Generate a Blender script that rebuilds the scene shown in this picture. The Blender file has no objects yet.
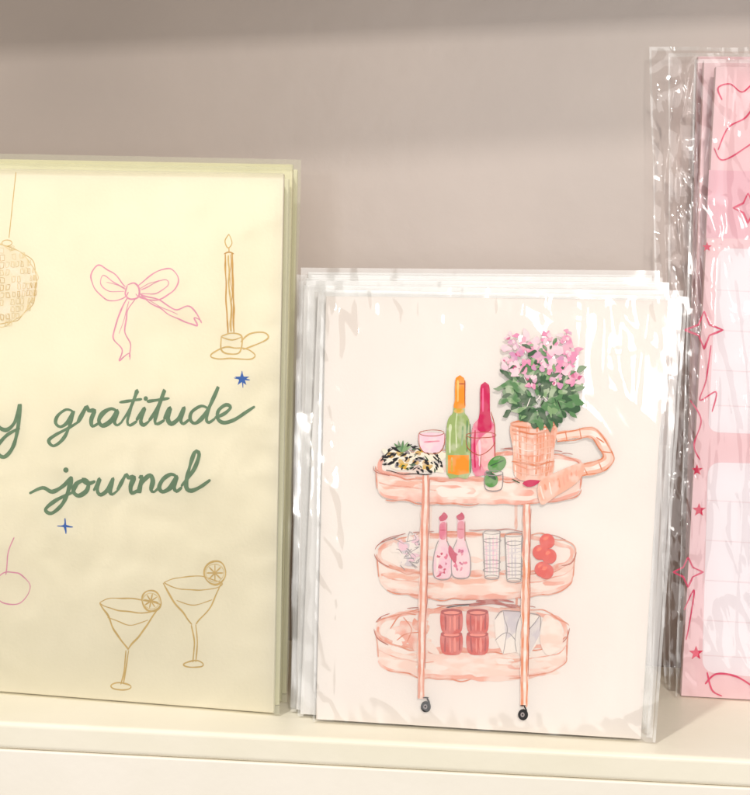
import bpy, bmesh, math, random
from mathutils import Vector, Matrix, Euler, noise
random.seed(7)
W,H,F=750.0,795.0,1400.0
sc=bpy.context.scene
# ------------------------------------------------------------------ helpers
def lin(v):
    v/=255.0
    return v/12.92 if v<=0.04045 else ((v+0.055)/1.055)**2.4
def C(r,g,b): return (lin(r),lin(g),lin(b),1)
R=Matrix.Rotation(math.radians(8),3,'Z')@Matrix.Rotation(math.radians(90-6),3,'X')@Matrix.Rotation(math.radians(1.8),3,'Z')
def ray(px,py): return R@Vector(((px-W/2)/F,-(py-H/2)/F,-1.0))
CAM=-0.452*ray(480,733)
def hit(px,py,p,n):
    d=ray(px,py); t=(p-CAM).dot(n)/d.dot(n); return CAM+d*t
UP=Vector((0,0,1))
def floor(px,py): return hit(px,py,Vector((0,0,0)),UP)
class Plane:
    def __init__(s,a,b,lean,back=0.0):
        A=floor(*a);B=floor(*b)
        d=(B-A); d.z=0; d.normalize()
        bk=Vector((-d.y,d.x,0))
        u=(UP*math.cos(lean)+bk*math.sin(lean))
        s.d=d; s.u=u; s.n=d.cross(u).normalized()   # toward viewer
        if s.n.y>0: s.n=-s.n
        s.p=A+bk*back; s.lift=2e-5
    def w(s,px,py,l=0.0): return hit(px,py,s.p,s.n)+s.n*l
    def foot(s,px,py,z=0.0004,l=0.0):
        v=s.w(px,py); k=(z-v.z)/s.u.z
        return v+s.u*k+s.n*l
    def shift(s,back):
        q=Plane.__new__(Plane); q.d=s.d;q.u=s.u;q.n=s.n;q.lift=2e-5
        q.p=s.p+Vector((-s.d.y,s.d.x,0))*back; return q
def coll(o): sc.collection.objects.link(o)
def thing(name,base,label,cat,group=None):
    e=bpy.data.objects.new(name,None); e.empty_display_size=0.02; e.location=base; coll(e)
    e["label"]=label; e["category"]=cat
    if group: e["group"]=group
    return e
def part(name,parent,verts,faces,mats,midx=None,smooth=False,label=None):
    base=Vector(parent.location) if parent else Vector((0,0,0))
    me=bpy.data.meshes.new(name)
    me.from_pydata([tuple(Vector(v)-base) for v in verts],[],faces)
    for m in mats: me.materials.append(m)
    if midx: 
        for p,i in zip(me.polygons,midx): p.material_index=i
    if smooth:
        for p in me.polygons: p.use_smooth=True
    me.update()
    o=bpy.data.objects.new(name,me); coll(o)
    if parent: o.parent=parent
    if label: o["label"]=label
    return o
def slab(name,parent,q,n,th,mat,bev=0.0003,label=None):
    """q=TL,TR,BR,BL front corners, n toward viewer"""
    v=[Vector(a) for a in q]+[Vector(a)-n*th for a in q]
    f=[(3,2,1,0),(4,5,6,7),(0,1,5,4),(1,2,6,5),(2,3,7,6),(3,0,4,7)]
    o=part(name,parent,v,f,[mat],label=label)
    bm=bmesh.new(); bm.from_mesh(o.data)
    bmesh.ops.recalc_face_normals(bm,faces=bm.faces)
    bmesh.ops.bevel(bm,geom=list(bm.edges),offset=bev,segments=3,profile=0.5,affect='EDGES')
    bm.to_mesh(o.data); bm.free()
    return o
# ------------------------------------------------------------------ materials
def newmat(name):
    m=bpy.data.materials.new(name); m.use_nodes=True
    nt=m.node_tree; return m,nt,nt.nodes,nt.links,nt.nodes["Principled BSDF"]
def flat(name,col,rough=0.7,spec=0.3):
    m,nt,N,L,B=newmat(name)
    B.inputs["Base Color"].default_value=col;B.inputs["Roughness"].default_value=rough
    B.inputs["Specular IOR Level"].default_value=spec
    return m
def mottled(name,c1,c2,scale,rough=0.6,bump=0.0,bscale=None,spec=0.3,stretch=(1,1,1),lo=0.35,hi=0.65,detail=3):
    m,nt,N,L,B=newmat(name)
    tc=N.new("ShaderNodeTexCoord"); mp=N.new("ShaderNodeMapping"); mp.inputs["Scale"].default_value=stretch
    L.new(tc.outputs["Object"],mp.inputs[0])
    nz=N.new("ShaderNodeTexNoise"); nz.inputs["Scale"].default_value=scale; nz.inputs["Detail"].default_value=detail
    L.new(mp.outputs[0],nz.inputs["Vector"])
    cr=N.new("ShaderNodeValToRGB"); cr.color_ramp.elements[0].position=lo;cr.color_ramp.elements[1].position=hi
    cr.color_ramp.elements[0].color=c1;cr.color_ramp.elements[1].color=c2
    L.new(nz.outputs["Fac"],cr.inputs[0]); L.new(cr.outputs[0],B.inputs["Base Color"])
    B.inputs["Roughness"].default_value=rough;B.inputs["Specular IOR Level"].default_value=spec
    if bump:
        n2=N.new("ShaderNodeTexNoise"); n2.inputs["Scale"].default_value=bscale or scale*4; n2.inputs["Detail"].default_value=4
        L.new(mp.outputs[0],n2.inputs["Vector"])
        b=N.new("ShaderNodeBump"); b.inputs["Strength"].default_value=bump; b.inputs["Distance"].default_value=0.0005
        L.new(n2.outputs["Fac"],b.inputs["Height"]); L.new(b.outputs[0],B.inputs["Normal"])
    return m
def film(name,haze=0.0,gl=1.6,rough=0.06,bump=0.3,tint=(0.99,0.99,0.985,1),hz=(.9,.9,.88,1)):
    m,nt,N,L,B=newmat(name); N.remove(B); out=N["Material Output"]
    tr=N.new("ShaderNodeBsdfTransparent"); tr.inputs[0].default_value=tint
    gs=N.new("ShaderNodeBsdfGlossy"); gs.inputs["Roughness"].default_value=rough; gs.inputs["Color"].default_value=(1,1,1,1)
    base=tr
    fr=N.new("ShaderNodeFresnel"); fr.inputs["IOR"].default_value=1.45
    if bump:
        tc=N.new("ShaderNodeTexCoord")
        nz=N.new("ShaderNodeTexNoise"); nz.inputs["Scale"].default_value=45; nz.inputs["Detail"].default_value=1; nz.inputs["Distortion"].default_value=0.8
        L.new(tc.outputs["Object"],nz.inputs["Vector"])
        b=N.new("ShaderNodeBump"); b.inputs["Strength"].default_value=bump; b.inputs["Distance"].default_value=0.002
        L.new(nz.outputs["Fac"],b.inputs["Height"])
        L.new(b.outputs[0],gs.inputs["Normal"]); L.new(b.outputs[0],fr.inputs["Normal"])
    mu=N.new("ShaderNodeMath"); mu.operation='MULTIPLY'; mu.use_clamp=True; mu.inputs[1].default_value=gl
    L.new(fr.outputs[0],mu.inputs[0])
    if haze:
        df=N.new("ShaderNodeBsdfDiffuse"); df.inputs[0].default_value=hz
        m1=N.new("ShaderNodeMixShader"); m1.inputs[0].default_value=haze
        L.new(tr.outputs[0],m1.inputs[1]);L.new(df.outputs[0],m1.inputs[2]); base=m1
    m2=N.new("ShaderNodeMixShader"); L.new(mu.outputs[0],m2.inputs[0])
    L.new(base.outputs[0],m2.inputs[1]);L.new(gs.outputs[0],m2.inputs[2])
    L.new(m2.outputs[0],out.inputs["Surface"])
    return m
M_film=film("clear_film",0.0,1.2,0.07,0.10)
M_filmf=film("glossy_clear_film",0.0,1.5,0.045,0.05)
M_film2=film("crinkled_film",0.0,1.25,0.05,0.12,tint=(.995,.98,.98,1))
M_seal=film("film_heat_seal",0.18,2.4,0.10,0)
M_sealj=film("film_seal_tinted",0.24,2.0,0.12,0,tint=(.97,.97,.9,1),hz=(.82,.81,.66,1))
M_wall=mottled("wall_paint",C(190,177,169),C(203,189,180),9,0.34,0.4,80,0.6,lo=.3,hi=.7,detail=5)
M_shelf=mottled("shelf_paint",C(242,235,214),C(247,240,222),20,0.4,0.2,260,0.5)
M_shelf2=mottled("shelf_edge_paint",C(246,239,225),C(250,243,231),20,0.4,0.2,260,0.5)
M_cover=mottled("journal_cover",C(235,228,205),C(239,232,210),30,0.42,0.12,900,0.4)
M_coverb=mottled("journal_back_cover",C(226,221,186),C(231,226,193),30,0.45,0.12,900,0.4)
M_pages=mottled("journal_pages",C(212,206,164),C(226,221,180),40,0.8,0.6,200,0.2,stretch=(40,40,1))
M_card=mottled("card_paper",C(242,233,226),C(245,237,230),40,0.5,0.1,1500,0.35)
M_env=mottled("envelope_paper",C(240,237,234),C(248,245,242),40,0.6,0.1,1500,0.3)
M_padpink=mottled("pad_pink",C(240,207,210),C(243,213,216),30,0.6,0.05,900,0.3)
M_padpink2=mottled("pad_pink_deep",C(234,190,200),C(238,198,206),30,0.6)
M_padwhite=flat("pad_white",C(246,240,243))
M_padline=flat("pad_rule",C(238,224,227))
inks={}
PAPER=C(246,236,226)
def ink(name,r,g,b,wash=0.0,scale=350,stretch=(1,1,1)):
    if name in inks: return inks[name]
    c=C(r,g,b)
    if wash:
        c2=tuple(c[i]*(1-wash)+PAPER[i]*wash for i in range(3))+(1,)
        m=mottled("ink_"+name,c,c2,scale,0.6,stretch=stretch,lo=.44,hi=.58,detail=2)
    else:
        c2=tuple(min(1,c[i]*1.12+0.005) for i in range(3))+(1,)
        m=mottled("ink_"+name,c,c2,500,0.6,detail=1)
    inks[name]=m; return m
# ------------------------------------------------------------------ drawing
def cr(pts,closed=False,step=2.0):
    P=[Vector((a[0],a[1])) for a in pts]; n=len(P); out=[]
    if n<3 and not closed:
        k=max(2,int((P[1]-P[0]).length/step)); return [P[0].lerp(P[1],i/k) for i in range(k+1)]
    rng=range(n) if closed else range(n-1)
    for i in rng:
        if closed: p0,p1,p2,p3=P[(i-1)%n],P[i],P[(i+1)%n],P[(i+2)%n]
        else: p0,p1,p2,p3=P[max(i-1,0)],P[i],P[i+1],P[min(i+2,n-1)]
        k=max(2,int((p2-p1).length/step))
        for j in range(k):
            t=j/k
            out.append(0.5*((2*p1)+(p2-p0)*t+(2*p0-5*p1+4*p2-p3)*t*t+(-p0+3*p1-3*p2+p3)*t**3))
    if not closed: out.append(P[-1])
    return out
class Art:
    def __init__(s,plane): s.pl=plane; s.v=[];s.f=[];s.mi=[];s.m=[];s.l=4e-5
    def mat(s,m):
        if m not in s.m: s.m.append(m)
        return s.m.index(m)
    def blob(s,pts,m,smooth=True,step=2.0,jit=0.0):
        q=cr(pts,True,step) if smooth else [Vector(a) for a in pts]
        b=len(s.v)
        for a in q:
            s.v.append(s.pl.w(a.x+random.uniform(-jit,jit),a.y+random.uniform(-jit,jit),s.l))
        s.f.append(tuple(range(b,b+len(q)))); s.mi.append(s.mat(m)); s.l+=1.6e-6
    def line(s,pts,w,m,closed=False,taper=0.25,step=1.6,jit=0.0,straight=False):
        if straight:
            q=[]
            for a,b in zip(pts[:-1],pts[1:]): q+=cr([a,b],False,step)[:-1]
            q.append(Vector(pts[-1]))
        else: q=cr(pts,closed,step)
        if closed: q.append(q[0])
        if jit:
            ph=random.random()*50
            q=[Vector((a.x+jit*noise.noise(Vector((a.x*.06,a.y*.06,ph))),a.y+jit*noise.noise(Vector((a.x*.06,a.y*.06,ph+9))))) for a in q]
        n=len(q); mi=s.mat(m); b=len(s.v); ph=random.random()*99
        for i,a in enumerate(q):
            t=(q[min(i+1,n-1)]-q[max(i-1,0)])
            if t.length<1e-6: t=Vector((1,0))
            t.normalize(); nn=Vector((-t.y,t.x))
            e=min(i,n-1-i)/max(1,(n-1)/2); ww=w*(1-taper+taper*min(1,e*3))
            ww*=1+0.5*noise.noise(Vector((i*0.16,ph,0)))
            if not closed and (i==0 or i==n-1): ww*=.5
            L=s.l+i*8e-8
            s.v.append(s.pl.w(a.x+nn.x*ww/2,a.y+nn.y*ww/2,L)); s.v.append(s.pl.w(a.x-nn.x*ww/2,a.y-nn.y*ww/2,L))
        for i in range(n-1):
            k=b+2*i; s.f.append((k,k+1,k+3,k+2)); s.mi.append(mi)
        s.l+=n*8e-8+1.5e-6
    def ell(s,cx,cy,rx,ry,m,w=0,rot=0,p=2.0,a0=0,a1=360,jit=0,n=20):
        pts=[]
        for i in range(n+(0 if a1-a0>=360 else 1)):
            a=math.radians(a0+(a1-a0)*i/n); c,d=math.cos(a),math.sin(a)
            x=rx*math.copysign(abs(c)**(2/p),c); y=ry*math.copysign(abs(d)**(2/p),d)
            cc,ss=math.cos(rot),math.sin(rot)
            pts.append((cx+x*cc-y*ss,cy+x*ss+y*cc))
        if w: s.line(pts,w,m,closed=(a1-a0>=360),jit=jit)
        else: s.blob(pts,m)
    def leaf(s,x,y,ln,wd,ang,m,rag=0.12):
        c,d=math.cos(ang),math.sin(ang)
        P=[(0,0),(ln*.3,wd*.5),(ln*.7,wd*.42),(ln,0),(ln*.65,-wd*.5),(ln*.3,-wd*.4)]
        P=[(p+random.uniform(-rag,rag)*wd,q+random.uniform(-rag,rag)*wd) for p,q in P]
        s.blob([(x+a*c-b*d,y+a*d+b*c) for a,b in P],m,step=2.5)
    def star(s,x,y,r,m,pts=5,inner=.42,rot=-math.pi/2,w=0):
        q=[]
        for i in range(pts*2):
            a=rot+math.pi*i/pts; rr=r if i%2==0 else r*inner; q.append((x+rr*math.cos(a),y+rr*math.sin(a)))
        if w: s.line(q+[q[0]],w,m,straight=True)
        else: s.blob(q,m,smooth=False)
    def build(s,name,parent,label=None):
        o=part(name,parent,s.v,s.f,s.m,s.mi,label=label)
        s.v=[];s.f=[];s.mi=[];s.m=[];s.l=4e-5
        return o
# ------------------------------------------------------------------ sleeves
def sleeve(name,parent,pl,q,off,amp,seed,mat,nx=70,ny=90,wr=1.0,foot=True,seal=(1,1,1,0),label=None,streak=0.0,calm=0.0,sealmat=None):
    TL,TR,BR,BL=[pl.w(*a) for a in q]
    if foot: BR=pl.foot(*q[2]);BL=pl.foot(*q[3])
    v=[];f=[];mi=[]
    for j in range(ny+1):
        t=j/ny
        for i in range(nx+1):
            s_=i/nx
            p=TL.lerp(TR,s_).lerp(BL.lerp(BR,s_),t)
            X=p.x*1.0;Z=p.z
            a=noise.noise(Vector((X*22,Z*18,seed)))
            r1=1-abs(noise.noise(Vector((X*60+Z*14,Z*11-X*8,seed+5))))*2
            r2=1-abs(noise.noise(Vector((X*30-Z*40,Z*30+X*40,seed+11))))*2
            edge=max(0,1-min(s_,1-s_)*9); topb=max(0,1-t*9)
            fold=noise.noise(Vector((Z*70,X*6,seed+3)))*edge+noise.noise(Vector((X*80,Z*6,seed+4)))*topb
            cor=max(0,1-math.hypot(1-s_,t*1.2)*1.9)
            near=min(1,max(edge,topb,cor)); k=1-calm*(1-near)
            d=amp*(0.8*a*(1-.7*calm)+0.45*wr*k*max(0,r1)**3+0.35*wr*k*max(0,r2)**3+0.9*fold)
            if streak:
                x2=X+0.006*noise.noise(Vector((X*9,Z*14,seed+21)))
                r3=1-abs(noise.noise(Vector((x2*150,Z*7,seed+31))))*2
                r4=1-abs(noise.noise(Vector((x2*90+Z*50,Z*30,seed+41))))*2
                d+=streak*k*(max(0,r3)**5+0.7*max(0,r4)**6)
            e2=min(1,min(s_,1-s_,t+.02,1-t+.02)*14)
            d=off+ (abs(d) if d<0 else d)*1.0*(0.35+0.65*e2)
            wob=0.0006*noise.noise(Vector((Z*30,seed,0)))*(1 if i in(0,nx) else 0)
            v.append(p+pl.n*d+pl.d*wob)
    for j in range(ny):
        for i in range(nx):
            k=j*(nx+1)+i; f.append((k,k+nx+1,k+nx+2,k+1))
            se=(i==0 and seal[0]) or (i==nx-1 and seal[1]) or (j==0 and seal[2]) or (j==ny-1 and seal[3])
            mi.append(1 if se else 0)
    return part(name,parent,v,f,[mat,sealmat or M_seal],mi,smooth=True,label=label)
# ------------------------------------------------------------------ setting
WALLY=0.092
yf=floor(375,750).y
def box(name,x0,x1,y0,y1,z0,z1,mat,bev,label,cat,kind=None):
    q=[(x0,y0,z1),(x1,y0,z1),(x1,y0,z0),(x0,y0,z0)]
    o=slab(name,None,[Vector(a) for a in q],Vector((0,-1,0)),y1-y0,mat,bev)
    if label:o["label"]=label
    if cat:o["category"]=cat
    if kind:o["kind"]=kind
    return o
box("wall",-0.9,0.9,WALLY,WALLY+0.02,-0.15,0.6,M_wall,0.0005,"warm greige painted back wall of the shelf unit","wall","structure")
# shelf front edge runs slightly skew to the wall
fA=floor(0,722); fB=floor(750,760); fd=(fB-fA).normalized()
def yedge(x): return fA.y+(x-fA.x)*fd.y/fd.x
def prism(name,par,x0,x1,inset,back,z0,z1,mat,bev):
    a=Vector((x0,yedge(x0)+inset,0)); b=Vector((x1,yedge(x1)+inset,0))
    if back is None: c=b+Vector((0,0.018,0)); d=a+Vector((0,0.018,0))
    else: c=Vector((x1,back,0)); d=Vector((x0,back,0))
    v=[p+Vector((0,0,z)) for z in (z0,z1) for p in (a,b,c,d)]
    f=[(3,2,1,0),(4,5,6,7),(0,1,5,4),(1,2,6,5),(2,3,7,6),(3,0,4,7)]
    o=part(name,par,v,f,[mat]); bm=bmesh.new(); bm.from_mesh(o.data)
    bmesh.ops.recalc_face_normals(bm,faces=bm.faces)
    bmesh.ops.bevel(bm,geom=list(bm.edges),offset=bev,segments=5,profile=0.5,affect='EDGES')
    bm.to_mesh(o.data); bm.free(); return o
sh=thing("shelf",Vector((0,yf,-0.02)),"cream painted shelf board with rounded front lip holding stationery","shelf")
prism("shelf_board",sh,-0.6,0.6,0,WALLY-0.0005,-0.009,0,M_shelf,0.0016)
prism("shelf_fascia",sh,-0.6,0.6,-0.0002,None,-0.07,-0.0091,M_shelf2,0.0005)
us=thing("shelf",Vector((0,yf,0.3)),"cream painted upper shelf board above the stationery","shelf")
prism("shelf_board",us,-0.6,0.6,0,WALLY-0.0005,0.30,0.318,M_shelf,0.0012)
# ------------------------------------------------------------------ journals
GOLD=ink("gold",200,172,116); PINKL=ink("pinkline",214,146,172); GREEN=ink("sage",102,128,102); BLUE=ink("blue",54,96,172)
GOLDD=ink("golddark",190,150,88); PALE=ink("disco_pale",232,222,197,.4,200); GOLDP=ink("gold_pale",216,197,154)
JP=Plane((0,693),(277,715),math.radians(9))
def journal(pl,tl,tr,br,bl,label,mat):
    base=(pl.foot(*bl)+pl.foot(*br))/2; base.z=0
    e=thing("journal",base,label,"journal","stacked gratitude journals")
    q=[pl.w(*tl),pl.w(*tr),pl.foot(*br),pl.foot(*bl)]
    slab("front_cover",e,q,pl.n,0.0016,mat,0.0005)
    iq=[a-pl.n*0.00165 for a in q]
    ins=0.0018
    pq=[iq[0]+pl.d*ins-pl.u*ins,iq[1]-pl.d*ins-pl.u*ins,iq[2]-pl.d*ins+pl.u*ins,iq[3]+pl.d*ins+pl.u*ins]
    slab("page_block",e,pq,pl.n,0.0065,M_pages,0.0002)
    bq=[a-pl.n*0.0082 for a in q]
    for k in range(4):
        if k>=2: bq[k]=bq[k]-pl.u*((bq[k].z-0.0004)/pl.u.z)
    slab("back_cover",e,bq,pl.n,0.0016,M_coverb,0.0005)
    return e
J1=journal(JP,(-150,166),(284,173),(274,715),(-150,681),"cream gratitude journal with gold doodles and green script lettering",M_cover)
JP2=JP.shift(0.0125)
J2=journal(JP2,(-150,156),(293,164),(281,706),(-150,672),"matching cream journal standing behind the front one",M_coverb)
A=Art(JP)
# disco ball
A.line([(16,172),(13,200),(9,238)],.9,GOLD)
A.ell(-4,285,42,40,PALE)
A.ell(7,243,5,3,GOLD,.9)
A.ell(-4,285,42,40,GOLD,.8,jit=4); A.ell(-4,285,41,40,GOLDP,.8,jit=5)
for k in range(-5,6):
    yy=285+k*7.4; hw=math.sqrt(max(0,1-((yy-285)/41)**2))*41
    n=max(3,int(hw/4.2))
    for j in range(-n,n+1):
        a0=(j/(n+.5))*1.45
        x=-4+hw*math.sin(a0); wd=max(1.2,hw/n*math.cos(a0)*.8)
        if x<-46 or random.random()<.22: continue
        yb=yy+3.2*(1-abs(math.sin(a0))); r_=lambda: random.uniform(-.7,.7)
        A.line([(x-wd/2+r_(),yb-2.6+r_()),(x+wd/2+r_(),yb-2.4+r_()),(x+wd/2+r_(),yb+2.6+r_()),(x-wd/2+r_(),yb+2.8+r_()),(x-wd/2+r_(),yb-2.6)],.5,random.choice([GOLDP,GOLDP,GOLD]),straight=True,step=3,taper=0)
A.build("printed_disco_ball",J1)
# bow
B=PINKL
A.line([(126,286),(113,272),(98,265),(91,276),(96,291),(108,301),(124,297),(128,292)],1.25,B,jit=2)
A.line([(124,290),(110,279),(102,276),(101,284),(110,291),(123,292)],1.0,B,jit=2)
A.line([(137,286),(152,274),(170,268),(177,279),(172,292),(157,300),(141,297),(136,293)],1.25,B,jit=2)
A.line([(140,290),(155,283),(166,279),(168,286),(157,293),(141,294)],1.0,B,jit=2)
A.line([(127,285),(134,283),(139,288),(138,297),(130,299),(125,294),(127,285)],1.4,B,jit=1)
A.line([(128,299),(119,317),(113,336),(122,350),(119,362),(129,353),(130,360)],1.25,B,jit=3)
A.line([(134,299),(127,314),(126,332),(131,345),(130,360)],1.2,B,jit=3)
A.line([(139,297),(155,306),(172,317),(186,321),(198,327),(194,318),(202,322)],1.3,B,jit=3)
A.line([(141,293),(158,300),(176,309),(190,307),(202,322)],1.25,B,jit=3)
for q in ([(126,290),(112,284),(106,282)],[(139,289),(152,282),(160,279)],[(130,302),(124,318),(120,334)],[(142,296),(160,306),(178,314)]): A.line(q,.7,B,jit=2)
A.build("printed_bow",J1)
# candle
A.line([(229,234),(225,241),(228,248),(232,243),(229,234)],1.1,GOLD)
A.line([(229,247),(229,253)],.9,GOLDD)
A.line([(225,254),(226,290),(228,333)],1.7,GOLDD,jit=1)
A.line([(232,253),(233,290),(234,333)],1.8,GOLDD,jit=1)
A.line([(228,254),(229,290),(231,332)],1.6,GOLD,jit=2)
A.line([(230,254),(231,290),(232,332)],.7,GOLDD,jit=2)
A.line([(224,254),(229,252),(234,254)],1.3,GOLDD)
A.line([(221,336),(222,350),(230,354),(240,352),(242,336),(232,333),(221,336)],1.4,GOLD,jit=1)
A.line([(221,337),(232,340),(242,337)],1.0,GOLD)
A.ell(233,354,23,6,GOLD,1.4,jit=3)
A.line([(241,342),(250,334),(264,333),(268,338),(258,344),(243,349)],1.4,GOLD,jit=1)
A.build("printed_candle",J1)
# lettering
G={
'a':([(0.95,0.85),(0.6,1.02),(0.2,0.75),(0.05,0.3),(0.3,0.0),(0.7,0.25),(0.95,0.85),(0.9,0.25),(1.1,0.0),(1.35,0.25)],1.3),
'g':([(0.95,0.9),(0.55,1.02),(0.15,0.7),(0.1,0.25),(0.4,0.02),(0.75,0.3),(0.97,0.9),(0.85,-0.2),(0.6,-0.8),(0.2,-1.1),(-0.1,-0.8),(0.2,-0.45),(0.9,-0.05),(1.35,0.3)],1.3),
'r':([(0,0.2),(0.25,0.95),(0.35,1.15),(0.5,0.92),(0.8,0.92),(0.72,0.4),(0.85,0.02),(1.2,0.2)],1.1),
't':([(0,0.2),(0.35,1.0),(0.55,2.0),(0.38,1.0),(0.32,0.2),(0.5,0),(0.85,0.25)],0.8),
'i':([(0,0.25),(0.32,0.95),(0.25,0.2),(0.45,0.0),(0.75,0.25)],0.7),
'u':([(0,0.25),(0.22,0.95),(0.2,0.3),(0.45,0.0),(0.8,0.3),(0.98,0.95),(0.92,0.25),(1.1,0),(1.4,0.25)],1.35),
'd':([(0.95,0.85),(0.55,1.0),(0.1,0.65),(0.1,0.2),(0.4,0.0),(0.8,0.4),(1.15,1.4),(1.3,2.1),(1.08,1.2),(0.97,0.25),(1.15,0),(1.45,0.25)],1.4),
'e':([(0,0.25),(0.5,0.5),(0.78,0.85),(0.5,1.05),(0.15,0.7),(0.2,0.2),(0.55,0.0),(1.1,0.15),(1.7,.55),(2.1,0.9)],1.0),
'j':([(-1.9,0.3),(-1.2,0.6),(-0.6,0.35),(0.0,0.65),(0.35,1.1),(0.25,0),(0,-0.6),(-0.45,-0.95),(-0.8,-0.7),(-0.3,-0.2),(0.6,0.25)],0.55),
'o':([(0.5,0.95),(0.15,0.75),(0.05,0.3),(0.4,0.0),(0.8,0.3),(0.8,0.8),(0.5,0.95),(0.85,0.72),(1.2,0.85)],1.2),
'n':([(0,0.85),(0.15,1.0),(0.15,0.0),(0.22,0.6),(0.6,1.0),(0.82,0.7),(0.82,0.15),(1.0,0.0),(1.25,0.25)],1.2),
'l':([(0,0.25),(0.55,1.2),(0.7,2.1),(0.42,2.2),(0.25,1.0),(0.3,0.2),(0.6,0),(1.1,0.2),(1.6,.6)],0.9),
}
def word(txt,x,y,xh,slope,w,mat,xs=1.0):
    for ch in txt:
        g,adv=G[ch]
        q=[]
        for (a,b) in g:
            X=a*xh*xs+b*xh*0.18; q.append((x+X,y-b*xh+slope*(x+X)+random.uniform(-.4,.4)))
        A.line(q,w*random.uniform(.9,1.12),mat,taper=.35)
        if ch=='t': A.line([(x-0.1*xh,y-1.35*xh+slope*x),(x+1.25*xh,y-1.55*xh+slope*x)],w*.85,mat)
        if ch=='i': A.ell(x+.6*xh,y-1.55*xh+slope*x,w*.6,w*.65,mat)
        x+=adv*xh*xs
word("gratitude",53,429,17,-0.03,3.6,GREEN,1.08)
word("journal",62,500,17,-0.05,4.1,GREEN,1.04)
A.ell(66,470,2.6,2.6,GREEN)
A.line([(-4,408),(-3,424),(6,430),(15,422),(20,405),(18,428),(13,447),(4,457),(-4,450),(6,436),(20,428)],3.7,GREEN)
A.build("printed_lettering",J1)
A.star(242,379,7.5,BLUE,5,.4); A.line([(242,371),(243,388)],1.2,BLUE); A.line([(234,378),(250,380)],1.2,BLUE)
A.build("printed_star",J1)
A.star(65,526,5,BLUE,4,.35); A.line([(65,518),(66,534)],1.3,BLUE); A.line([(57,526),(73,527)],1.3,BLUE)
A.build("printed_star",J1)
# cherry
A.ell(12,588,17,16,B,1.2,jit=4); A.line([(6,575),(8,556),(14,537)],1.2,B,jit=1)
A.build("printed_cherry",J1)
# martini glasses
def martini(L1,L2,L3,S1,S2,bs,liq,wc,wr_,ph):
    A.line(L1,1.2,GOLD,jit=2); A.line(L2,1.6,GOLD,jit=2); A.line(L3,1.6,GOLD,jit=2)
    A.line(S1,1.4,GOLD,jit=1);A.line(S2,1.2,GOLD,jit=1)
    A.ell(bs[0],bs[1],10,3.4,GOLD,1.4,jit=2)
    A.line(liq,1.0,GOLD,jit=2)
    A.ell(wc[0],wc[1],wr_,wr_+.4,GOLD,1.7,jit=2); A.ell(wc[0],wc[1],wr_-2,wr_-2,GOLDP,.9,jit=1)
    for k in range(8):
        a=k*math.pi/4+ph; A.line([wc,(wc[0]+(wr_-2.6)*math.cos(a),wc[1]+(wr_-2.6)*math.sin(a))],1.3,GOLD)
    A.build("printed_cocktail_glass",J1)
martini([(100,602),(112,599),(135,600),(160,604),(150,612),(128,612),(108,607),(100,602)],[(100,603),(112,626),(127,650)],[(160,605),(145,628),(128,650)],[(126,650),(124,668),(121,684)],[(129,650),(126,668),(123,684)],(121,686),[(108,618),(130,624),(148,620)],(151,601),10,.2)
martini([(164,582),(180,577),(200,577),(222,583),(210,589),(190,590),(172,587),(164,582)],[(164,583),(178,606),(192,625)],[(222,584),(210,606),(196,625)],[(192,625),(194,645),(193,662)],[(196,625),(197,645),(196,662)],(194,664),[(176,600),(195,605),(212,600)],(215,573),11,0)
sleeve("clear_sleeve",J1,JP,[(-152,162),(292,168),(280,716),(-152,684)],0.0013,0.0005,3,M_film,80,70,0.5,seal=(0,1,1,0),streak=.0001,calm=.5,sealmat=M_sealj)
sleeve("clear_sleeve",J2,JP2,[(-152,151),(302,160),(287,706),(-152,670)],0.0006,0.0006,13,M_film,60,50,0.6,seal=(0,1,1,0),streak=.0003,sealmat=M_sealj)
# ------------------------------------------------------------------ greeting cards
CP=Plane((313,722),(655,743),math.radians(7))
def card(pl,cq,sq,label,seed,front=False):
    base=(pl.foot(*cq[2])+pl.foot(*cq[3]))/2; base.z=0
    e=thing("greeting_card",base,label,"greeting card","stacked greeting cards in clear sleeves")
    zc=0.0009
    q=[pl.w(*cq[0]),pl.w(*cq[1]),pl.foot(*cq[2],z=zc),pl.foot(*cq[3],z=zc)]
    slab("card_stock",e,q,pl.n,0.0009,M_card if front else M_env,0.0002)
    eq=[a-pl.n*0.00105-pl.d*(0.0006 if k in(1,2) else -0.0006) for k,a in enumerate(q)]
    slab("envelope",e,eq,pl.n,0.0007,M_env,0.0002)
    sleeve("clear_sleeve",e,pl,sq,0.0011,0.0007 if front else 0.0009,seed,M_filmf if front else M_film,130 if front else 60,150 if front else 70,0.7,streak=0.0003 if front else .0004,calm=0.85 if front else 0.3)
    return e
K1=card(CP,[(326,296),(668,300),(641,738),(316,720)],[(322,290),(687,297),(655,743),(313,722)],"front cream greeting card with painted bar cart in clear sleeve",21,True)
backs=[
 ([(318,290),(664,294),(640,735),(300,716)],[(309,286),(683,291),(652,737),(298,717)]),
 ([(304,285),(660,286),(640,730),(296,712)],[(300,281),(669,283),(650,733),(291,713)]),
 ([(306,278),(655,281),(640,727),(297,708)],[(298,275),(663,278),(648,730),(290,709)]),
 ([(308,272),(652,275),(640,723),(300,704)],[(302,268),(660,271),(645,726),(294,705)]),
]
for i,(cq,sq) in enumerate(backs):
    pl=CP.shift(0.0042*(i+1))
    card(pl,cq,sq,"white greeting card in clear sleeve stacked behind the front card",40+i*7)
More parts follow.
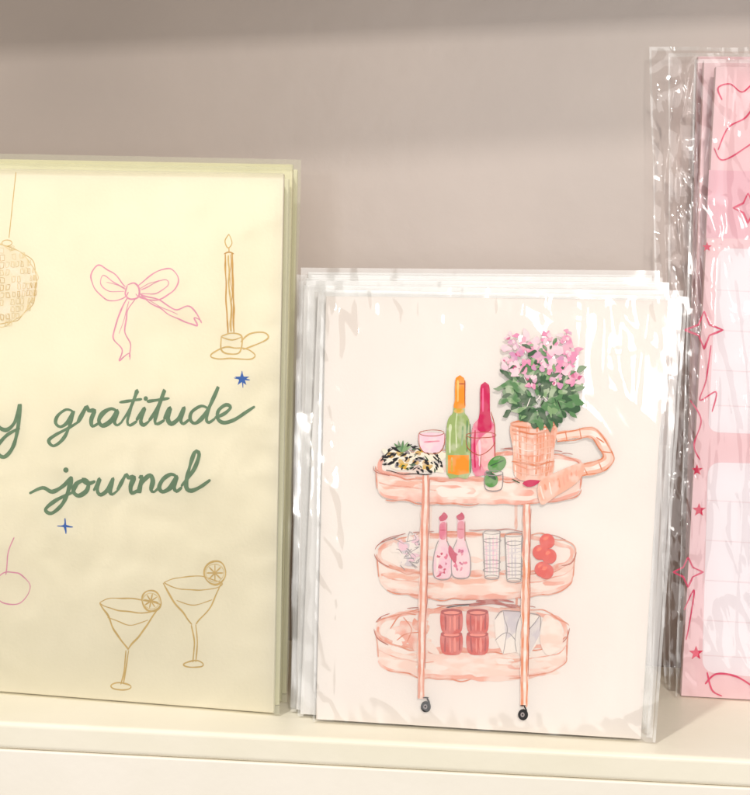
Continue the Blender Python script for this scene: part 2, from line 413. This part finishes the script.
# illustration
a=Art(CP)
PEACH=ink("peach",240,186,162,.8,150,(1,1,2.5)); PEACH2=ink("peach_light",246,216,201,.85,130,(1,1,2.5))
ORG=ink("orange_line",220,128,88,.25,300); ORG2=ink("salmon",234,156,128,.5,250); RB=ink("rust",172,80,54)
POST=ink("post",228,146,112,.2,200)
WHT=ink("white_wash",245,235,226,.5)
GRY=ink("grey_line",150,140,140); BLK=ink("black",32,30,32); LIL=ink("lilac",214,204,208,.45,300)
LG=ink("bottle_green",156,176,108,.25,250); OR=ink("bright_orange",242,146,36,.1,250); PK=ink("bottle_pink",226,104,138,.25,250); CRM=ink("crimson",204,30,86,.06,250)
LIME=ink("lime",82,144,66,.15,300); DG=ink("leaf_dark",58,92,60,.1,300); MG=ink("leaf_mid",92,134,86,.2,300); LGR=ink("leaf_light",134,166,116,.3,300)
FP=ink("petal",232,148,182,.3,300); FL=ink("petal_light",243,202,214,.4,300); FD=ink("petal_dark",204,84,132,.15)
RED=ink("tomato",228,62,30,.08,300); JAR=ink("jar_red",214,70,50,.15,250); JARD=ink("jar_dark",172,42,36); YEL=ink("mustard",212,168,60,.2); BLSH=ink("blush",238,172,150,.65,150)
def tray(cx,cy,rx,ry,h,p=2.5):
    top=[];bot=[]
    for i in range(21):
        t=math.radians(180-180*i/20); c,d=math.cos(t),math.sin(t)
        x=cx+rx*math.copysign(abs(c)**(2/p),c); y=cy+ry*abs(d)**(2/p)
        top.append((x,y)); bot.append((x-(x-cx)*0.02,y+h))
    a.ell(cx,cy,rx,ry,WHT,0,p=p,n=28)
    a.blob(top+bot[::-1],PEACH2,smooth=False)
    for k in range(5):
        x=cx+random.uniform(-.8,.3)*rx; a.line([(x,cy+random.uniform(-.6,.6)*ry),(x+random.uniform(30,60),cy+random.uniform(-.6,.6)*ry)],random.uniform(4,7),PEACH2,taper=.9,jit=3)
    for k in range(16):
        i=random.randint(1,18); x=random.uniform(top[i][0],top[i+1][0]); y0=top[i][1]
        x2=x+random.uniform(18,60); 
        yy=y0+random.uniform(4,h-4)
        if x2<cx+rx*.93: a.line([(x,yy),((x+x2)/2,yy+random.uniform(0,1.5)),(x2,yy+random.uniform(-1,1.5))],random.uniform(4,8),random.choice([PEACH,PEACH,WHT,BLSH,WHT,PEACH2]),taper=.85)
    a.ell(cx,cy,rx-2.5,ry-2.5,BLSH,4.5,p=p,jit=3,n=28)
    a.line([(x,y-2) for x,y in bot[1:-1]],4.5,BLSH,jit=3,taper=.6)
    for t0 in (0,95,190,280): a.ell(cx,cy,rx,ry,ORG,1.3,p=p,a0=t0+random.uniform(0,14),a1=t0+random.uniform(70,90),jit=4,n=16)
    for k in range(5):
        t0=random.uniform(0,300); a.ell(cx,cy,rx-1.5,ry-2,[ORG2,POST][k%2],2.2,p=p,a0=t0,a1=t0+random.uniform(30,70),jit=3,n=12)
    i0=random.randint(0,4); a.line(bot[i0:11],1.4,ORG,jit=4); a.line(bot[12:],1.3,ORG,jit=3)
    a.line([(x,y+h*.4) for x,y in top[2:9]],.9,ORG2,jit=3); a.line([(x,y+h*.35) for x,y in top[12:-1]],.9,ORG2,jit=3)
    a.line([top[0],bot[0]],1.4,ORG,jit=1); a.line([top[-1],bot[-1]],1.4,ORG,jit=1)
    a.line([(x-2,y-1) for x,y in top[0:5]],.8,RB,jit=3); a.line([(x+1,y-1) for x,y in top[-5:]],.8,RB,jit=3)
    for k in range(7):
        t0=random.uniform(180,330); a.ell(cx,cy-1.5,rx+1,ry+1,RB,.8,p=p,a0=t0,a1=t0+random.uniform(12,30),jit=2,n=8)
# back legs
a.line([(516,500),(516,530)],3,ORG2); a.line([(431,500),(430,535)],2.5,PEACH)
a.line([(517,596),(516,612)],2.5,ORG2)
tray(472,630,96,23,27)
# third shelf contents
for k in range(22):
    x=random.uniform(386,426);y=random.uniform(616,642)
    a.leaf(x,y,random.uniform(10,20),random.uniform(7,13),random.uniform(-.6,1.2),random.choice([BLSH,PEACH,ORG2,BLSH,WHT]),rag=.25)
for q in ([(390,628),(400,616),(416,614)],[(396,640),(410,632),(428,634)],[(404,618),(412,630),(408,642)]): a.line(q,1,ORG,jit=3)
JL=ink("jar_light",240,146,126)
for x0 in (441,467):
    for (yt,hh) in ((632,23),(610,24)):   # stacked tumblers
        a.blob([(x0,yt+2),(x0+11,yt),(x0+21,yt+2),(x0+20.5,yt+hh-3),(x0+11,yt+hh),(x0+1,yt+hh-3)],JAR,step=3)
        a.line([(x0+4,yt+5),(x0+4.5,yt+hh-3)],1.8,JARD,jit=1); a.line([(x0+9,yt+6),(x0+9,yt+hh-3)],1.2,JL,jit=1)
        a.line([(x0+14,yt+5),(x0+14,yt+hh-3)],2.2,JL,jit=1); a.line([(x0+18.5,yt+5),(x0+18,yt+hh-4)],1.6,JARD,jit=1)
        a.ell(x0+10.6,yt+2,10.2,2.8,JARD); a.ell(x0+10.6,yt+2.6,8,1.6,JL); a.ell(x0+10.6,yt+2,10.4,2.9,JARD,.9)
# folded white napkin
a.blob([(494,620),(503,611),(521,612),(539,616),(541,632),(536,645),(527,658),(516,652),(503,654),(496,640)],WHT,smooth=False)
a.blob([(503,611),(521,612),(516,632),(506,640)],LIL,smooth=False)
a.blob([(539,616),(541,632),(527,658),(522,640)],LIL,smooth=False)
for q in ([(503,611),(508,630),(503,654)],[(521,612),(516,634),(516,652)],[(539,616),(524,640),(527,658)],[(494,620),(503,611),(521,612),(539,616),(541,632)],[(496,640),(506,632),(516,640)]):
    a.line(q,.8,GRY,jit=2)
RU2=ink("rust2",176,66,44,.2)
a.line([(468,605),(492,602),(516,606)],3.4,RU2,jit=2); a.line([(476,601),(500,600),(514,602)],1.6,RU2); a.line([(446,607),(470,604)],1.3,BLK,jit=1)
a.blob([(545,615),(560,625),(562,645),(548,655),(540,640)],PEACH2)
tray(476,554,99,22,23)
# second shelf contents: pale crumpled item
for k in range(30):
    t=random.uniform(0,6.28);r=random.random()
    a.leaf(409+13*r*math.cos(t),550+16*r*math.sin(t),random.uniform(7,14),random.uniform(6,10),random.uniform(0,6.28),random.choice([LIL,WHT,WHT,WHT,FL]),rag=.3)
for k in range(18):
    x=random.uniform(394,424);y=random.uniform(534,568); a.line([(x,y),(x+random.uniform(-5,5),y+random.uniform(-5,5)),(x+random.uniform(-9,9),y+random.uniform(-8,8))],.7,GRY)
for x0,t in ((443,518),(461,517)):
    a.blob([(x0-3,t),(x0+3,t),(x0+4,t+24),(x0+9,t+38),(x0+9,t+56),(x0+7,t+60),(x0-7,t+60),(x0-9,t+56),(x0-9,t+38),(x0-4,t+24)],FL,step=3)
    a.line([(x0-4,t+22),(x0-9,t+38),(x0-8,t+59),(x0+8,t+59),(x0+9,t+38),(x0+4,t+22)],1.0,GRY,jit=1)
    a.leaf(x0-4,t-1,8,8,0,CRM,rag=.15); a.blob([(x0-3,t+6),(x0+3,t+5),(x0+3,t+20),(x0-3,t+20)],PK)
    a.line([(x0-3,t+12),(x0+3,t+12)],1.2,CRM); a.line([(x0+4,t+4),(x0+4,t+24)],.8,RB); a.line([(x0-5,t+36),(x0-6,t+54)],1.8,WHT)
    for k in range(10): a.leaf(x0+random.uniform(-6,4),t+random.uniform(34,56),random.uniform(3,6),random.uniform(2,4),random.uniform(0,6),random.choice([CRM,CRM,FD,PK]),rag=.3)
a.leaf(449,545,20,6,1.2,CRM)
for x0,t in ((483,532),(505,535)):
    a.blob([(x0,t),(x0+17,t),(x0+16,t+45),(x0+2,t+45)],WHT,smooth=False)
    for k in range(4): a.line([(x0+3+k*3.6,t+4),(x0+4+k*3.2,t+42)],1.8,random.choice([LIL,FL,WHT]))
    for yy in (0,8,15,21,30,38): a.ell(x0+9,t+yy,8.5,2.2,GRY if yy%2==0 else LIL,.7,jit=1)
    a.line([(x0,t),(x0+2,t+45)],1.0,GRY); a.line([(x0+17,t),(x0+16,t+45)],1.0,GRY); a.ell(x0+9,t+45,7,2,GRY,.8)
for x,y in ((547,541),(540,552),(549,556),(542,569),(546,571)):
    a.ell(x,y,7.5,7.5,RED,jit=0); a.leaf(x-4,y-2,6,3,-.4,ink("tomato_hi",246,124,84))
    a.ell(x,y,7.5,7.5,ink("tomato_d",196,44,24),.6,a0=20,a1=130)
# posts
tray(479,466,103,15,23,2.7)
for (x1,y1,x2,y2) in ((426,474,421,698),(527,504,524,706)):
    a.line([(x1,y1),(x2,y2)],7.5,PEACH2,taper=.05); a.line([(x1-2.4,y1),(x2-2.4,y2)],2.4,POST,taper=.05,jit=1); a.line([(x1+2.6,y1),(x2+2.6,y2)],1.8,POST,taper=.05,jit=1)
    a.line([(x1+4,y1+4),(x2+4,y2-30)],.7,RB,taper=.2,jit=1)
for x,y in ((426,706),(523,714)):
    a.ell(x,y,5,5.6,BLK); a.ell(x-.5,y,2,2.4,GRY); a.ell(x-.5,y,.8,1,BLK); a.line([(x-3,y-9),(x+3,y-9)],1.6,BLK); a.line([(x+1,y-9),(x+4,y-3)],1.4,BLK)
# animal-print shape in black, white and gold
CR=ink("cream_dish",242,232,212,.3)
random.seed(11)
for k in range(16):
    x=random.uniform(382,430);y=random.uniform(449,468); a.leaf(x,y,random.uniform(14,24),random.uniform(6,10),random.uniform(-.3,.5),CR,rag=.2)
for k in range(20):
    x=random.uniform(386,436);y=random.uniform(448,469); a.leaf(x,y,random.uniform(5,10),random.uniform(3,5),random.uniform(-.3,.5),random.choice([YEL,YEL,ink("tan",206,166,104,.3),GRY]),rag=.3)
for k in range(95):
    x=random.uniform(380,446);y=random.uniform(444,474)
    if ((x-413)/34)**2+((y-459)/14)**2>1: continue
    an=.35*math.sin(x*.25)+random.uniform(-.5,.5)+(.9 if x>415 else -.6)
    a.leaf(x,y,random.uniform(3,8),random.uniform(1.0,2.6),an,BLK if random.random()<.85 else DG,rag=.3)
for k in range(6):
    an=-2.7+k*.42; a.leaf(402,452,12,2.4,an,random.choice([BLK,LGR,MG]))
for q in ([(381,462),(390,450),(402,446)],[(386,470),(404,474),(432,473)]): a.line(q,.9,BLK,jit=2)
# short wide glass
a.blob([(420,434),(444,434),(443,446),(438,452),(425,452),(420,446)],FL); a.ell(432,433,12.5,3,RB,.7,jit=1); a.line([(419,433),(420,446),(426,453),(438,453),(444,446),(445,433)],.7,RB)
a.line([(424,442),(440,441)],1.6,PK)
# bottles
a.blob([(455,405),(464,405),(465,413),(470,425),(470,474),(458,477),(447,474),(447,425),(453,413)],LG,step=3)
a.blob([(456,378),(464,378),(465,400),(465,408),(454,408),(455,400)],OR,step=3); a.line([(456,384),(465,384)],1,RB)
GH=ink("green_hi",204,216,164,.3)
a.blob([(448,455),(469,455),(469,473),(458,475),(448,473)],OR,smooth=False)
a.line([(451,424),(450,440),(450,453)],2.6,GH,jit=1); a.line([(457,412),(456,424),(457,448)],1.4,GH,jit=1); a.line([(467,420),(467,452)],1.4,MG,jit=1); a.line([(463,426),(462,446)],1.8,LGR)
a.line([(458,380),(458,402)],1.8,ink("orange_hi",250,190,110)); a.line([(465,380),(465,406)],.8,RB); a.line([(470,424),(471,473)],.8,DG,jit=1)
a.line([(452,457),(452,472)],2,YEL); a.ell(459,411,5,2.5,YEL)
a.blob([(481,408),(489,408),(490,418),(495,430),(494,472),(484,475),(473,472),(472,430),(479,418)],PK,step=3)
a.blob([(481,385),(489,385),(490,410),(491,430),(478,430),(480,410)],CRM,step=3)
a.blob([(476,447),(491,433),(494,470),(486,472)],ink("label_pink",245,170,172,.3)); a.line([(475,430),(475,468)],1.8,CRM,jit=1)
a.line([(483,388),(483,412)],1.6,ink("crimson_hi",234,100,144)); a.line([(491,412),(495,430),(495,470)],.8,RB,jit=1); a.line([(480,440),(480,466)],2.2,FL,jit=1)
a.line([(466,436),(468,448),(480,455),(493,446),(495,434)],.8,RB); a.ell(481,435,15,3,RB,.7,jit=1); a.line([(481,455),(480,470)],.8,RB)
a.ell(497,464,10,7.5,LIME,rot=-.6); a.ell(491,480,7,7,LIME); a.line([(490,466),(504,460)],1.2,DG); a.leaf(486,470,14,6,.8,DG); a.leaf(493,460,8,3,-.4,LGR)
a.ell(494,473,9,2.5,GRY,.8); a.line([(485,473),(486,489),(501,489),(503,473)],.9,GRY)
# basket pot
POT=ink("pot",238,180,156,.35,250)
a.blob([(511,424),(533,420),(556,424),(554,450),(552,474),(533,481),(515,476),(513,450)],POT,step=3)
for k in range(20):
    x=513.5+k*2.1; a.line([(x,426),(x+random.uniform(-1,1),450),(515.5+k*1.85,476)],random.uniform(.7,1.7),random.choice([ORG2,BLSH,PEACH,POST,POT,POST]),jit=1)
for yy in (428,434,440,446,452,458,464,470): a.line([(512+(yy-424)*.07,yy),(533,yy+4),(555-(yy-424)*.07,yy)],1.0,random.choice([ORG2,POT,PEACH]),jit=2)
for yy in (430,461): a.line([(512,yy),(533,yy+4),(555,yy)],1.4,ORG,jit=2)
a.ell(533,424,22,3.6,ORG,1.4,jit=1)
# handle
hp=[(556,437),(574,434),(592,433),(603,444),(608,459),(596,467),(578,471),(560,480),(544,492)]
a.line(hp,11,POT,taper=.1); a.line(hp,4.5,PEACH2,taper=.1)
a.line([(556,434),(574,430),(593,429),(606,440),(613,459),(600,472),(580,477),(562,487),(546,498)],1.3,ORG,jit=2)
a.line([(558,441),(574,439),(590,438),(599,448),(602,457),(592,462),(576,466),(557,475),(541,487)],1.2,ORG,jit=2)
for (x,y,ang) in ((566,436,1.4),(580,433,1.4),(600,440,.6),(606,452,.1),(600,466,1.2),(585,470,1.1),(570,477,.9),(556,486,.9)):
    a.line([(x-5*math.cos(ang),y-5*math.sin(ang)),(x+5*math.cos(ang),y+5*math.sin(ang))],1.1,ORG)
a.blob([(538,484),(552,474),(582,463),(579,480),(556,496),(541,504)],POT)
for k in range(9): a.line([(540+k*4.5,486-k*2),(544+k*4,500-k*3)],1.8,random.choice([ORG2,PEACH2,BLSH]),jit=1)
a.leaf(522,484,18,7,-.15,CRM); a.line([(520,483),(512,479)],1,DG)
# plant
random.seed(5)
for k in range(80):   # broad dabs
    t=random.uniform(0,6.28);r=random.random()**.5
    x=541+29*r*math.cos(t);y=394+23*r*math.sin(t)
    a.leaf(x,y,random.uniform(9,17),random.uniform(6,11),math.atan2(y-405,x-540)+random.uniform(-.8,.8),random.choice([LGR,MG,MG,DG]),rag=.28)
for k in range(55):
    t=random.uniform(0,6.28);r=random.random()**.5
    x=541+31*r*math.cos(t);y=395+24*r*math.sin(t)
    if y>412: x=538+(x-538)*.7
    an=math.atan2(y-400,x-540)+random.uniform(-1,1)
    a.leaf(x,y,random.uniform(8,17),random.uniform(3,6.5),an,random.choice([DG,MG,DG,LGR]),rag=.25)
for (x,y,an) in ((508,398,2.6),(511,410,2.4),(572,402,.3),(574,390,-.2),(568,411,.7),(510,375,3.6),(576,372,-.5),(505,388,3.0)):
    a.leaf(x,y,11,5,an,random.choice([DG,MG]),rag=.2)
FM=ink("petal_mauve",214,150,186,.3,300)
for (fx,fy,s_) in ((514,352,1),(528,344,1.1),(544,352,1.15),(560,346,1.1),(571,350,.9),(519,368,1),(537,365,.9),(554,365,1),(568,364,1),(512,338,.7),(575,380,1),(531,381,.7),(556,381,.7),(546,337,.8),(566,335,.7),(507,364,.7)):
    n0=5; ph=random.random()*6
    for k in range(n0):
        t=k*6.28/n0+ph+random.uniform(-.5,.5); o=random.uniform(0,2.5)
        a.leaf(fx+o*math.cos(t),fy+o*math.sin(t),random.uniform(6,12)*s_,random.uniform(5.5,10)*s_,t,random.choice([FL,FP,FP,FL,FM]),rag=.26)
    for k in range(3):
        t=ph+random.uniform(0,6.28); a.leaf(fx+2*math.cos(t),fy+2*math.sin(t),6*s_,3*s_,t,random.choice([FP,FD,FL]),rag=.3)
for k in range(22):
    x=random.uniform(508,574);y=random.uniform(338,380); a.leaf(x,y,random.uniform(4,10),random.uniform(2,3.4),random.uniform(0,6),random.choice([DG,MG,LGR,DG]),rag=.3)
for k in range(12):
    x=random.uniform(515,568);y=random.uniform(378,414); a.line([(x,y),(x+random.uniform(-6,6),y-random.uniform(4,9))],.8,random.choice([DG,WHT,BLK]))
a.build("printed_illustration",K1)
# ------------------------------------------------------------------ notepads
NP=Plane((680,697),(750,701),math.radians(5))
def pad(pl,q4,sl,label,seed,st=.0007,calm=.1,amp=.0010):
    base=(pl.foot(*q4[2])+pl.foot(*q4[3]))/2; base.z=0
    e=thing("notepad",base,label,"notepad","stacked pink notepads in clear wrap")
    q=[pl.w(*q4[0]),pl.w(*q4[1]),pl.foot(*q4[2]),pl.foot(*q4[3])]
    slab("paper_block",e,q,pl.n,0.004,M_padpink,0.0002)
    sleeve("clear_sleeve",e,pl,sl,0.0013,amp,seed,M_film2,150,170,1.4,seal=(1,0,1,0),streak=st,calm=calm)
    return e
N1=pad(NP,[(716,66),(930,70),(905,716),(681,697)],[(694,60),(935,62),(910,718),(675,697)],"pink notepad with star doodles and lined white boxes in crinkled wrap",61,.0005,.5,.0010)
N2=pad(NP.shift(0.008),[(704,60),(920,64),(900,708),(682,692)],[(668,54),(925,56),(905,712),(668,690)],"pink notepad in crinkled wrap behind the front notepad",75,.0008,0,.0016)
N3=pad(NP.shift(0.015),[(698,56),(915,58),(900,700),(684,686)],[(649,48),(920,50),(900,706),(664,684)],"rearmost pink notepad in loose crinkled clear wrap",88,.0009,0,.0020)
n=Art(NP)
SQ=ink("rose_line",216,78,112); SR=ink("rose_star",214,48,86)
def quad(pts,m): n.blob(pts,m,smooth=False)
quad([(709,170),(926,176),(925,242),(706,238)],M_padpink2)
def rbox(tl,tr,br,bl,r,m):
    P=[Vector(x) for x in (tl,tr,br,bl)]; out=[]
    for i in range(4):
        p=P[i];pa=(P[i-1]-p).normalized();pb=(P[(i+1)%4]-p).normalized()
        s0=p+pa*r;s1=p+pb*r
        for k in range(7):
            t=k/6; out.append((1-t)**2*s0+2*t*(1-t)*p+t*t*s1)
    n.blob([(v.x,v.y) for v in out],m,smooth=False)
rbox((718,248),(915,254),(910,440),(708,432),12,M_padwhite)
rbox((708,462),(905,468),(895,690),(702,672),14,M_padwhite)
for yy in (290,330,370,405): n.line([(718-(yy-250)*.05,yy),(905,yy+9)],1.0,M_padline)
for yy in (500,540,580,620,655): n.line([(706-(yy-465)*.03,yy),(895,yy+11)],1.0,M_padline)
n.line([(722,100),(718,88),(730,84),(742,92),(756,84),(775,100)],1.6,SQ); n.line([(718,150),(728,128),(745,118),(758,104),(765,130),(742,150),(722,160),(714,148)],1.6,SQ)
n.star(748,208,15,SQ,4,.45,w=1.8); n.star(704,330,19,SQ,4,.4,w=1.8); n.line([(711,345),(706,380),(700,400),(716,392),(712,412)],1.5,SQ)
n.line([(690,400),(701,420),(694,445),(700,460)],1.5,SQ)
n.star(697,470,6,SR); n.star(699,510,7,SR); n.star(688,572,15,SQ,4,.45,w=1.8); n.star(696,653,7.5,SR); n.star(707,247,5,SR)
n.line([(684,610),(694,590),(690,620),(686,640)],1.4,SQ)
n.line([(705,684),(716,674),(735,676),(752,686),(760,694)],1.8,SQ)
n.line([(707,672),(712,690),(722,696)],1.8,SQ)
n.build("printed_pattern",N1)
# ------------------------------------------------------------------ lights
def area(name,loc,target,size,energy,col,sy=None):
    l=bpy.data.lights.new(name,'AREA'); l.energy=energy; l.size=size; l.color=col
    if sy: l.shape='RECTANGLE'; l.size_y=sy
    o=bpy.data.objects.new(name,l); o.location=loc
    o.rotation_euler=(Vector(target)-Vector(loc)).to_track_quat('-Z','Y').to_euler(); coll(o)
area("shop_spot",(-0.5,-0.95,1.22),(0,0,0.1),0.08,9.4,(1,.965,.92))
area("shop_spot",(0.35,-1.15,1.02),(0,0,0.1),0.07,8.2,(1,.965,.91))
area("fill_light",(0.2,-1.6,0.30),(0,0,0.03),0.9,6.4,(1,.975,.955))  # broad fill panel added for brightness and film reflections
Hc=CP.w(628,350); vd=(Hc-CAM).normalized(); rd=vd-2*vd.dot(CP.n)*CP.n
area("glare_lamp",Hc+rd*1.3,Hc,0.11,0.75,(1,.98,.95))  # added behind the camera on the mirror line, for the sleeve glare
Hw=hit(410,212,Vector((0,WALLY,0)),Vector((0,-1,0))); vw=(Hw-CAM).normalized(); rw=Vector((vw.x,-vw.y,vw.z))
area("glare_lamp",Hw+rw*1.6,Hw,0.05,0.8,(1,.97,.93))  # unseen lamp behind the camera, set so the wall mirrors a glint
w=bpy.data.worlds.new("World"); sc.world=w; w.use_nodes=True
N=w.node_tree.nodes;L=w.node_tree.links;bg=N["Background"]
tc=N.new("ShaderNodeTexCoord"); nz=N.new("ShaderNodeTexNoise"); nz.inputs["Scale"].default_value=2.2; nz.inputs["Detail"].default_value=2
L.new(tc.outputs["Generated"],nz.inputs["Vector"])
r=N.new("ShaderNodeValToRGB"); r.color_ramp.elements[0].position=.43; r.color_ramp.elements[1].position=.70
r.color_ramp.elements[0].color=(.38,.35,.322,1); r.color_ramp.elements[1].color=(1.15,1.09,1.03,1)
L.new(nz.outputs["Fac"],r.inputs[0]); L.new(r.outputs[0],bg.inputs[0]); bg.inputs[1].default_value=0.52
# ------------------------------------------------------------------ camera
cam=bpy.data.cameras.new("Camera"); co=bpy.data.objects.new("Camera",cam); coll(co)
co.matrix_world=Matrix.Translation(CAM)@R.to_4x4()
cam.sensor_fit='HORIZONTAL'; cam.sensor_width=36; cam.lens=36*F/W; cam.clip_start=0.01; cam.clip_end=50
sc.camera=co
sc.view_settings.view_transform='Standard'; sc.view_settings.look='None'; sc.view_settings.exposure=0
